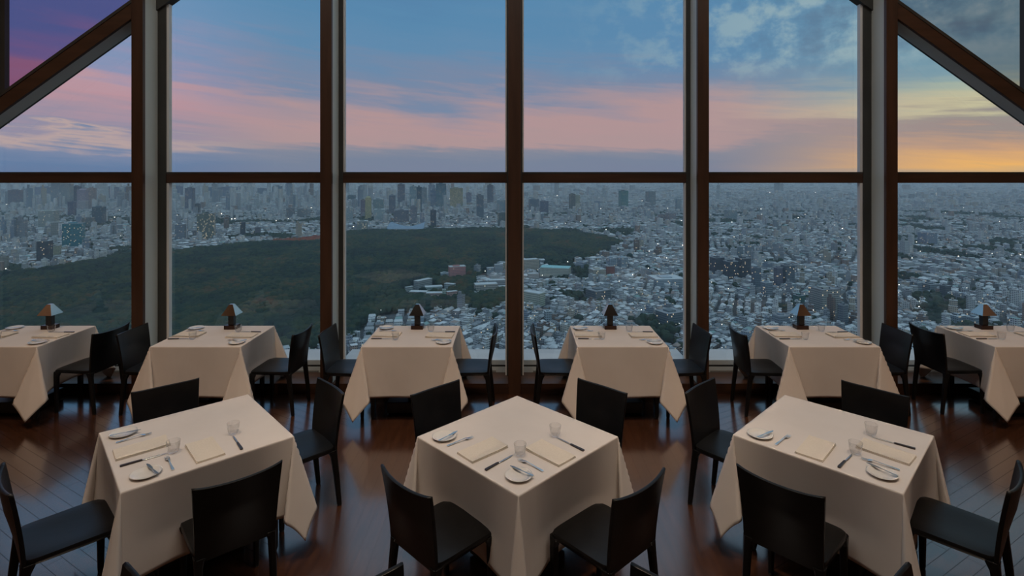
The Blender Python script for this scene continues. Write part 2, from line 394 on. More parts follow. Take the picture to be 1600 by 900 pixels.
def table_under(t, hx, hy):
    MB().box(-hx+.02, hx-.02, -hy+.02, hy-.02, .705, TT-.006).build('tabletop', M['black_wood'], t, bevel=.006)
    MB().box(-.05, .05, -.05, .05, .10, .705).build('pedestal', M['black_wood'], t, bevel=.004)
    MB().box(-.24, .24, -.20, .20, .012, .125).build('base', M['black_wood'], t, bevel=.008)
    for sx in (-1, 1):
        for sy in (-1, 1):
            x, y = sx*(hx-.09), sy*(hy-.09)
            q = lambda w_, z: [(x-w_, y-w_, z), (x+w_, y-w_, z), (x+w_, y+w_, z), (x-w_, y+w_, z)]
            MB().prism([q(.014, 0), q(.020, .03), q(.021, .69), q(.024, .706)]).build('leg', M['black_wood'], t, bevel=.004)
def disc_plate():
    return MB().lathe([(.0005,.004),(.045,.004),(.052,.006),(.066,.012),(.077,.0165),(.0785,.0155),(.068,.0095),(.054,.002),(.046,0),(.0005,0)], 40).mesh('plate', M['china'], True)
ME_PLATE = disc_plate()
ME_GLASS = MB().lathe([(.0005,.0),(.020,.0),(.026,.004),(.031,.016),(.0345,.035),(.0385,.072),(.0380,.0735),(.0370,.072),(.0330,.036),(.0295,.019),(.024,.012),(.0005,.011)], 32).mesh('glass', M['glass'], True)
def knife_meshes():
    # along +y, centred; handle at -y
    blade = MB(); pr = [(-.012,.004),( .0,.0075),(.05,.0085),(.09,.007),(.115,.0008)]
    blade.prism([[(-wd*.45, y_, .0032),(wd*.9, y_, .0036),(wd*.9, y_, .0044),(-wd*.45, y_, .0052)] for y_, wd in pr])
    h = MB(); ph_ = [(-.118,.0068),(-.11,.0085),(-.08,.0075),(-.02,.0062),(-.010,.0050)]
    h.prism([[(-wd, y_, .001),(wd, y_, .001),(wd, y_, .009),(-wd, y_, .009)] for y_, wd in ph_])
    return blade.mesh('blade', M['steel'], True), h.mesh('handle', M['handle'])
ME_BL, ME_HD = knife_meshes()
def fork_mesh():
    m = MB()
    st = [(-.095,.0065,.002),(-.088,.0078,.003),(-.04,.0045,.006),(.015,.0028,.011),(.035,.004,.012),(.045,.0105,.009),(.06,.012,.005)]
    m.prism([[(-w_, y_, z),(w_, y_, z),(w_, y_, z+.0025),(-w_, y_, z+.0025)] for y_, w_, z in st])
    for k in range(4):
        cx = -.0102+k*.0068
        m.prism([[(cx-w_, y_, z),(cx+w_, y_, z),(cx+w_, y_, z+.002),(cx-w_, y_, z+.002)] for y_, w_, z in ((.059,.0018,.005),(.08,.0016,.004),(.096,.0008,.008))])
    return m.mesh('fork', M['steel'])
ME_FORK = fork_mesh()
def butter_mesh():
    m = MB(); m.prism([[(-w_*.6, y_, z),(w_, y_, z),(w_, y_, z+.002),(-w_*.6, y_, z+.002)] for y_, w_, z in
        ((-.085,.006,.001),(-.078,.0075,.001),(-.02,.0048,.002),(.0,.004,.002),(.01,.0085,.002),(.06,.0095,.002),(.082,.003,.002))])
    return m.mesh('butter_knife', M['steel'])
ME_BUT = butter_mesh()
def napkin_mesh():
    m = MB()
    def layer(z0, th, hx, hy, curl):
        nx, ny = 10, 14
        top = [[(hx*(2*i/nx-1), hy*(2*j/ny-1), z0+th+curl*((2*i/nx-1)**4)*.5+curl*max(0, 2*j/ny-1)**3) for i in range(nx+1)] for j in range(ny+1)]
        bot = [[(p[0], p[1], p[2]-th) for p in r] for r in top]
        m.grid(top); m.grid([r[::-1] for r in bot])
        ring = lambda G: [G[0][i] for i in range(nx+1)]+[G[j][nx] for j in range(1, ny+1)]+[G[ny][i] for i in range(nx-1, -1, -1)]+[G[j][0] for j in range(ny-1, 0, -1)]
        m.prism([ring(bot), ring(top)], caps=False)
    layer(.0005, .0045, .078, .140, .002); layer(.0055, .0045, .076, .138, .005); 
    return m.mesh('napkin', M['napkin'])
ME_NAP = napkin_mesh()
def place_obj(name, me, p, rz, label, cat, group, tilt=None):
    o = bpy.data.objects.new(name, me); C.objects.link(o); o.location = p; o.rotation_euler = (tilt or 0, 0, rz) if not isinstance(tilt, tuple) else (tilt[0], tilt[1], rz)
    return tag(o, label, cat, group)
def setting(c, f, sc_, tname, sname, seed):
    """c table centre, f facing angle of the sitter (direction from sitter across the table)"""
    rj = random.Random(seed); fx, fy = math.cos(f), math.sin(f); rx, ry = fy, -fx
    def W(r, fo, dz=0): return (c[0]+(fx*fo+rx*r)*1.0, c[1]+(fy*fo+ry*r)*1.0, TT+.0035+dz)
    j = lambda a=.008: rj.uniform(-a, a)
    ja = lambda a=6: R(rj.uniform(-a, a))
    rz = f-PI/2; wh = 'at the %s place of %s' % (sname, tname)
    pr, pf = sc_*-.325, -.345+(1-sc_)*-.02
    pp = W(pr+j(), pf+j())
    place_obj('bread_plate', ME_PLATE, pp, 0, 'round white bread plate '+wh, 'plate', 'bread plates on the tables')
    b = place_obj('butter_knife', ME_BUT, (pp[0]+rx*.03+fx*.01, pp[1]+ry*.03+fy*.01, TT+.021), rz+ja(14), 'butter knife on the plate '+wh, 'knife', 'butter knives on the plates')
    place_obj('fork', ME_FORK, W(sc_*-.205+j(), -.31+j()), rz+ja(9), 'steel four-tined fork '+wh, 'fork', 'forks on the tables')
    place_obj('folded_napkin', ME_NAP, W(sc_*-.02+j(), -.285+j(.01)), rz+ja(5), 'folded cream linen napkin '+wh, 'napkin', 'napkins on the tables')
    k = empty('dinner_knife', W(sc_*.155+j(), -.30+j()), rz+ja(5)); tag(k, 'dark-handled knife '+wh, 'knife', 'dinner knives on the tables')
    for nm, me in (('blade', ME_BL), ('handle', ME_HD)):
        o = bpy.data.objects.new(nm, me); C.objects.link(o); o.parent = k
    place_obj('water_glass', ME_GLASS, W(sc_*.175+j(), -.165+j()), 0, 'clear low water glass '+wh, 'glass', 'water glasses on the tables')

def lamp(p, tname):
    t = empty('table_lamp', p); tag(t, 'small lamp with a metal pyramid shade on '+tname, 'lamp', 'pyramid lamps on the window tables')
    MB().box(-.065,.065,-.05,.05,0,.042).build('lamp_base', M['bronze'], t, bevel=.002)
    MB().box(-.030,.030,-.026,.026,.042,.165).build('lamp_post', M['black_wood'], t, bevel=.002)
    s = .080; u = .020; z0, z1 = .158, .268
    sq = lambda h, z: [(-h,-h,z),(h,-h,z),(h,h,z),(-h,h,z)]
    sh = MB().prism([sq(s-.004, z0), sq(s, z0), sq(u, z1), sq(u-.003, z1-.004), sq(s-.004, z0)], caps=False)
    sh.add(sq(u, z1), [(0,1,2,3)]); sh.build('lamp_shade', M['shade'], t)
    MB().lathe([(.001,.165),(.011,.17),(.013,.185),(.009,.2),(.001,.205)], 16).build('bulb', M['bulb'], t, smooth=True)

FRONT = {(-1,-1):'y',(1,-1):'y',(-1,1):'y',(1,1):'y'}
DIAG = {(-1,-1):'s',(1,1):'s',(-1,1):'x',(1,-1):'y'}
tables = []
def make_table(cx, cy, hx, hy, rz, tname, where, row, seed):
    t = empty('dining_table', (cx, cy, 0), rz); tag(t, 'dark dining table under its cloth, '+where, 'table', row)
    table_under(t, hx, hy)
    L = .49
    cl = tablecloth(hx, hy, L, FRONT if row.startswith('window') else DIAG, seed, *((.05, 0) if row.startswith('window') else (.035, .035))).build('tablecloth', M['cloth'], smooth=True)
    cl.location = (cx, cy, 0); cl.rotation_euler = (0, 0, rz)
    es = cl.modifiers.new('thick', 'SOLIDIFY'); es.thickness = .003; es.offset = 1
    tag(cl, 'white tablecloth, '+where, 'tablecloth', 'white tablecloths')
ordn = ['leftmost', 'second from left', 'third from left', 'fourth from left', 'fifth from left', 'rightmost']
WT = [-5.155, -3.147, -1.063, 1.068, 3.155, 5.185]
win_c = []
for i, cx in enumerate(WT):
    nm = 'the %s window table' % ordn[i]
    make_table(cx, 5.735, .4455, .370, 0, nm, '%s of six by the window' % ordn[i], 'window row tables', 30+i)
    setting((cx, 5.735), 0, .78, nm, 'left-hand', 100+i); setting((cx, 5.735), PI, .78, nm, 'right-hand', 200+i)
    lx = {0:78.5,1:362.5,2:652.5,3:953,4:1251,5:1537}[i]
    lamp(((lx-CX)*6.0/F, 6.0, TT+.003), nm); win_c.append((cx, 5.735))
MT = [(-2.084, 3.557, 43.0), (.02, 3.53, 45.0), (2.078, 3.547, 44.3)]
for i, (cx, cy, a) in enumerate(MT):
    nm = 'the %s front table' % ['left','centre','right'][i]
    make_table(cx, cy, .457, .457, R(a), nm, '%s one of the three in front' % ['left','centre','right'][i], 'front row tables', 50+i)
    setting((cx, cy), R(a), 1, nm, 'left-hand', 300+i*7); setting((cx, cy), R(a+90), 1, nm, 'right-hand', 400+i*5)

# ------------------------------------------------------------------ chairs
def make_chair():
    t = empty('dining_chair')
    hw, y0, y1 = .205, -.205, .205
    # seat: dished leather slab with a rounded skirt
    n = 14
    def sp(i, j, dz, inset):
        u, v = 2*i/n-1, 2*j/n-1
        wd = hw+.012*(v+1)/2
        r = 1-.06*(abs(u)**8)*(abs(v)**8)
        return (u*(wd-inset)*r, (y0+y1)/2+v*((y1-y0)/2-inset)*r, .455+dz-.010*(1-u*u)*(1-v*v)-.010*abs(v)**6*(v > 0)-.006*abs(u)**6)
    m = MB(); top = [[sp(i, j, 0, .003) for i in range(n+1)] for j in range(n+1)]
    m.grid(top)
    ring = lambda G: [G[0][i] for i in range(n+1)]+[G[j][n] for j in range(1, n+1)]+[G[n][i] for i in range(n-1, -1, -1)]+[G[j][0] for j in range(n-1, 0, -1)]
    a = ring(top); b = ring([[sp(i, j, -.008, 0) for i in range(n+1)] for j in range(n+1)])
    c_ = [(p[0], p[1], .418) for p in b]; d_ = [(p[0]*.93, p[1]*.93, .416) for p in b]
    m.prism([a, b, c_, d_][::-1], caps=False); m.f.append(tuple(range(len(m.v)-4*len(a), len(m.v)-3*len(a)))[::-1]); m.m.append(0)
    m.build('seat', M['leather'], t, smooth=True)
    # backrest sheet wrapping from the seat to the top edge
    nu, nv = 18, 16
    def bp(u, v, off):
        wd = .200+.022*v**1.2
        z = .405+(.822-.405)*v-.008*(1-u*u)*v+.006*abs(u)**6*v
        y = -.203-.052*v**1.5-.030*(1-u*u)*min(1, v*1.6)
        n_ = off
        return (u*(wd-abs(off)*.0), y-n_, z-(.0 if v < 1 else .0))
    fr = [[bp(2*i/nu-1, j/nv, -.010) for i in range(nu+1)] for j in range(nv+1)]
    bk = [[bp(2*i/nu-1, j/nv, .010) for i in range(nu+1)] for j in range(nv+1)]
    m = MB().grid([r[::-1] for r in fr]).grid(bk)
    rg = lambda G: [G[0][i] for i in range(nu+1)]+[G[j][nu] for j in range(1, nv+1)]+[G[nv][i] for i in range(nu-1, -1, -1)]+[G[j][0] for j in range(nv-1, 0, -1)]
    A, B_ = rg(fr), rg(bk); mid_ = [((p[0]+q[0])/2*(1.012), (p[1]+q[1])/2, (p[2]+q[2])/2+(.005 if p[2] > .6 else 0)) for p, q in zip(A, B_)]
    m.prism([A, mid_, B_], caps=False)
    m.build('backrest', M['leather'], t, smooth=True)
    # legs
    for sx in (-1, 1):
        for rear in (0, 1):
            x = sx*(hw-.020+(0 if rear else .012)); yy = y0+.010 if rear else y1-.022
            k = -.045 if rear else .0
            q = lambda dx, dy, w_, d_, z: [(x+dx+ex*w_, yy+dy+ey*d_, z) for ex, ey in ((-1,-.6),(-.6,-1),(.6,-1),(1,-.6),(1,.6),(.6,1),(-.6,1),(-1,.6))]
            s_ = 1 if rear else -1
            MB().prism([q(0, k, .013, .014, 0), q(0, k*.97, .015, .016, .012), q(0, k*.5, .018, .020, .22), q(-sx*.001, k*.08-0*s_, .020, .023, .37),
                        q(-sx*.004, .006*s_, .025, .030, .405), q(-sx*.010, .012*s_, .032, .036, .425)]).build('leg', M['leather'], t, smooth=False, bevel=.003)
    return t
chair0 = make_chair(); first = [True]
def chair(p1, p2, target, label, group):
    a, b = at(p1[0], p1[1], .82), at(p2[0], p2[1], .82); mid = (a+b)/2
    d = (b-a); nrm = Vector((-d.y, d.x, 0)).normalized()
    to = Vector((target[0]-mid.x, target[1]-mid.y, 0))
    if nrm.dot(to) < 0: nrm = -nrm
    o = chair0 if first[0] else copy_tree(chair0)
    first[0] = False
    o.location = (mid.x+nrm.x*.262, mid.y+nrm.y*.262, 0)
    o.rotation_euler = (0, 0, math.atan2(nrm.y, nrm.x)-PI/2)
    tag(o, label, 'chair', group)
gw = 'chairs at the window tables'
LB = 'black leather chair at the %s side of the %s window table'
for a, b, i, side in (((148,523),(200,506),0,'right'), ((182,524),(228,506),1,'left'), ((460,524),(487,507),1,'right'), ((497.5,525),(522.5,507),2,'left'),
                      ((771.5,525),(774.5,507),2,'right'), ((834.5,525),(832,507),3,'left'), ((1111,524),(1086,507),3,'right'), ((1164,525),(1139,507),4,'left'),
                      ((1428,525),(1380,506),4,'right'), ((1472.5,523),(1421,505),5,'left')):
    chair(a, b, win_c[i], LB % (side, ordn[i]), gw)
gm = 'chairs at the front tables'
LF = 'black leather chair at the %s corner side of the %s front table'
mid3 = [(m_[0], m_[1]) for m_ in MT]
for a, b, i, side in (((204,615),(311,592),0,'far left'), ((500,592),(537,616),0,'far right'), ((2,726),(14,778),0,'near left'), ((298,769),(443,722),0,'near right'),
                      ((641,619),(716,594.5),1,'far left'), ((905,592.5),(980,616),1,'far right'), ((595,729),(672,781),1,'near left'), ((960,785),(1040,734),1,'near right'),
                      ((1071,615),(1113,592),2,'far left'), ((1314,595),(1424,622),2,'far right'), ((1148,727),(1292,782),2,'near left'), ((1594,724),(1580,771),2,'near right')):
    chair(a, b, mid3[i], LF % (side, ['left','centre','right'][i]), gm)
for nx, tx, s, lab in ((-1.46,-2.08,1,'below the left front table'), (-.63,0,-1,'below left of the centre front table'), (.65,0,1,'below right of the centre front table'), (1.46+.02,2.08,-1,'below the right front table')):
    o = copy_tree(chair0); ny = 2.115
    n_ = Vector((-s, -1, 0)).normalized()
    o.location = (nx+n_.x*.262, ny+n_.y*.262, 0); o.rotation_euler = (0, 0, math.atan2(n_.y, n_.x)-PI/2)
    tag(o, 'black leather chair, only its top corner showing, '+lab, 'chair', 'chairs at the bottom edge of the picture')

# ------------------------------------------------------------------ the city below
def ground(px, py): return at(px, py, GZ)
def facade_mat(name, col=None, lit=.03, fl=3.1, bay=2.7, dark=(.05,.07,.09), island=None, rough=.6):
    m = mat(name, rough=rough, spec=.3); T = NT(m.node_tree); g = T.n.new('ShaderNodeNewGeometry')
    P = g.outputs['Position']; Nn = g.outputs['True Normal']
    tv = T.n.new('ShaderNodeVectorMath'); tv.operation = 'CROSS_PRODUCT'; T.put(tv.inputs[0], Nn); tv.inputs[1].default_value = (0,0,1)
    s_ = T.vmath('DOT_PRODUCT', P, tv.outputs[0]); x_, y_, z_ = T.sep(P)[:3]
    nz = T.math('ABSOLUTE', T.sep(Nn)[2]); wall = T.math('LESS_THAN', nz, .3)
    fz = T.math('DIVIDE', T.math('ADD', z_, 400), fl); fs = T.math('DIVIDE', s_, bay)
    win = T.math('MULTIPLY', T.math('GREATER_THAN', T.math('FRACT', fz), .52), T.math('GREATER_THAN', T.math('FRACT', fs), .38))
    win = T.math('MULTIPLY', win, wall)
    wn = T.n.new('ShaderNodeTexWhiteNoise'); wn.noise_dimensions = '2D'; T.put(wn.inputs['Vector'], T.comb(T.math('FLOOR', fz), T.math('FLOOR', fs), 0))
    if island: base = T.ramp(g.outputs['Random Per Island'], island, 'CONSTANT')
    else: base = tuple(col)+(1,)
    gr = T.noise(T.vmath('MULTIPLY', P, (.12,.12,.12)), 1, 3)
    base = T.mix(T.math('MULTIPLY', gr, .18), base, (.22,.22,.22,1))
    T.put(bsdf(m).inputs['Base Color'], T.mix(win, base, tuple(dark)+(1,)))
    T.put(bsdf(m).inputs['Roughness'], T.math('SUBTRACT', rough, T.math('MULTIPLY', win, rough-.15)))
    on = T.math('MULTIPLY', T.math('GREATER_THAN', wn.outputs['Value'], 1-lit), win)
    bsdf(m).inputs['Emission Color'].default_value = (1,.80,.52,1); T.put(bsdf(m).inputs['Emission Strength'], T.math('MULTIPLY', on, .75))
    return m
def plain(name, a, b, s=.1, rough=.8): return tint_noise(mat(name, rough=rough, spec=.2), a, b, (s,s,s), 3, obj=False)
ISL = [(0,(.50,.51,.50,1)),(.16,(.62,.63,.62,1)),(.3,(.38,.39,.40,1)),(.42,(.55,.50,.43,1)),(.52,(.70,.70,.68,1)),(.64,(.28,.30,.32,1)),(.74,(.46,.47,.50,1)),(.84,(.34,.24,.19,1)),(.9,(.58,.60,.60,1))]
ROOF = [(0,(.42,.44,.45,1)),(.18,(.60,.62,.62,1)),(.34,(.24,.26,.28,1)),(.5,(.34,.35,.36,1)),(.62,(.72,.73,.73,1)),(.76,(.14,.16,.17,1)),(.86,(.30,.22,.18,1)),(.92,(.22,.36,.34,1)),(.95,(.5,.5,.48,1))]
M['c_wall'] = facade_mat('city_walls', island=ISL, lit=.02)
m = mat('city_roofs', rough=.8, spec=.2); T = NT(m.node_tree); g = T.n.new('ShaderNodeNewGeometry')
T.put(bsdf(m).inputs['Base Color'], T.mix(T.math('MULTIPLY', T.noise(T.vmath('MULTIPLY', g.outputs['Position'], (.3,.3,.3)), 1, 3), .4), T.ramp(g.outputs['Random Per Island'], ROOF, 'CONSTANT'), (.3,.3,.3,1)))
M['c_roof'] = m
M['ground'] = plain('streets_and_lots', (.035,.04,.045), (.11,.115,.12), .03)
M['park'] = plain('park_soil', (.02,.028,.016), (.045,.045,.025), .02)
def leaf(name, stops):
    m = mat(name, rough=.9, spec=.1); T = NT(m.node_tree); g = T.n.new('ShaderNodeNewGeometry'); P = g.outputs['Position']
    nz = T.math('ADD', T.math('MULTIPLY', T.math('SUBTRACT', T.noise(T.vmath('MULTIPLY', P, (.010,.005,.010)), 1, 4, .6), .5), 3.2), .5)
    f = T.math('ADD', T.math('MULTIPLY', g.outputs['Random Per Island'], .40), T.math('MULTIPLY', nz, .60))
    c = T.ramp(f, [(p, tuple(q)+(1,)) for p, q in stops])
    T.put(bsdf(m).inputs['Base Color'], T.mix(T.math('MULTIPLY', T.noise(P, .6, 3), .4), c, (.012,.018,.012,1)))
    bn = T.n.new('ShaderNodeBump'); bn.inputs['Strength'].default_value = .8; bn.inputs['Distance'].default_value = 1.2
    T.l.new(T.noise(P, .8, 3), bn.inputs['Height']); T.l.new(bn.outputs[0], bsdf(m).inputs['Normal']); return m
M['leaf'] = leaf('park_foliage', [(.15,(.006,.020,.020)),(.38,(.014,.036,.026)),(.55,(.032,.056,.030)),(.72,(.060,.068,.032)),(.84,(.10,.070,.034)),(1,(.12,.052,.028))])
M['leafd'] = leaf('street_tree_foliage', [(.3,(.02,.04,.03)),(.7,(.04,.06,.035))])
M['leafr'] = leaf('red_lit_autumn_foliage', [(.3,(.22,.05,.03)),(.6,(.34,.08,.04)),(.9,(.20,.10,.04))])  # red light over this part of the park is put into the leaf colour
M['spark'] = mat('white_street_lamp'); bsdf(M['spark']).inputs['Emission Color'].default_value = (1,.92,.8,1); bsdf(M['spark']).inputs['Emission Strength'].default_value = 3.0

# parkland outline, taken down to the ground plane
PARK = [ground(*p) for p in ((-420,440),(0,432),(60,425),(205,403),(270,397),(340,387),(420,380),(500,373),(545,364),(650,362),(770,360),(815,361),(880,363),(935,371),(972,379),
        (952,394),(915,408),(870,412),(815,406),(782,418),(745,432),(738,470),(795,452),(800,470),(765,488),(700,486),(600,492),(575,500),(560,524),(530,545),(380,550),(300,600),(-700,620))]
PX = np.array([p.x for p in PARK]); PY = np.array([p.y for p in PARK])
def inside(x, y):
    c = np.zeros(x.shape, bool); j = len(PX)-1
    for i in range(len(PX)):
        k = ((PY[i] > y) != (PY[j] > y)) & (x < (PX[j]-PX[i])*(y-PY[i])/(PY[j]-PY[i]+1e-9)+PX[i]); c ^= k; j = i
    return c
tag(MB().box(-45000, 45000, 60, 60000, GZ-5, GZ).build('city_ground', M['ground']), kind='structure')
pm = MB(); n = len(PARK); pm.add([(p.x, p.y, GZ+.5) for p in PARK], [tuple(range(n))]); struct(pm.build('park_ground', M['park']))

# ---- landmark buildings: px left, right, top, base, rotation, wall colour, label
taken = []      # x, y, radius
def frustum_ok(px, py): return True
BODY = {}
def wallm(c, lit=.05, fl=3.4, bay=3.0):
    k = (c, lit, fl, bay)
    if k not in BODY: BODY[k] = facade_mat('facade_%d' % len(BODY), [a for a in lin(c)[:3]], lit, fl, bay)
    return BODY[k]
M['roofg'] = plain('grey_flat_roof', (.25,.26,.27), (.36,.37,.38)); M['roofp'] = plain('pale_flat_roof', (.5,.52,.52), (.62,.64,.64))
def tower(x0, x1, yt, yb, rot, col, label, name='office_tower', cat='building', lit=.06, top='unit', dr=.8, group=None, roof='roofg', fl=3.6):
    D = F*(CAMZ-GZ)/(yb-HY); W = (x1-x0)*D/F; rot_ = R(rot)
    wd = W/(abs(math.cos(rot_))+dr*abs(math.sin(rot_))); dp = wd*dr
    # the camera looks down: the far roof edge sits higher in the picture
    Dc = D+dp*.5; zt = CAMZ-(yt-HY)*Dc/F; h = max(5, zt-GZ); X = ((x0+x1)/2-CX)*Dc/F
    t = empty(name, (X, Dc, GZ), rot_); taken.append((X, Dc, math.hypot(wd, dp)/2+3))
    a, b = wd/2, dp/2
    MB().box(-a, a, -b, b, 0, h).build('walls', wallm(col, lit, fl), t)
    rim = min(1.2, h*.04)
    MB().box(-a-.2, a+.2, -b-.2, -b+.5, h, h+rim).box(-a-.2, a+.2, b-.5, b+.2, h, h+rim).box(-a-.2, -a+.5, -b+.5, b-.5, h, h+rim).box(a-.5, a+.2, -b+.5, b-.5, h, h+rim).box(-a+.5, a-.5, -b+.5, b-.5, h, h+.15).build('roof', M[roof], t)
    if top == 'unit': MB().box(-a*.5, a*.3, -b*.45, b*.5, h, h+max(2.5, h*.045)).build('rooftop_unit', wallm(col, 0, 30, 30), t)
    elif top == 'crown': MB().prism([[(-a*.8,-b*.8,h),(a*.8,-b*.8,h),(a*.8,b*.8,h),(-a*.8,b*.8,h)], [(-a*.45,-b*.45,h*1.07),(a*.45,-b*.45,h*1.07),(a*.45,b*.45,h*1.07),(-a*.45,b*.45,h*1.07)]]).build('crown', wallm(col, 0, 30, 30), t)
    tag(t, label, cat, group); return t
B1, B2, B3, B4, B5, B6 = ['seen through the %s window bay' % s for s in ('leftmost','second','third','fourth','fifth','rightmost')]
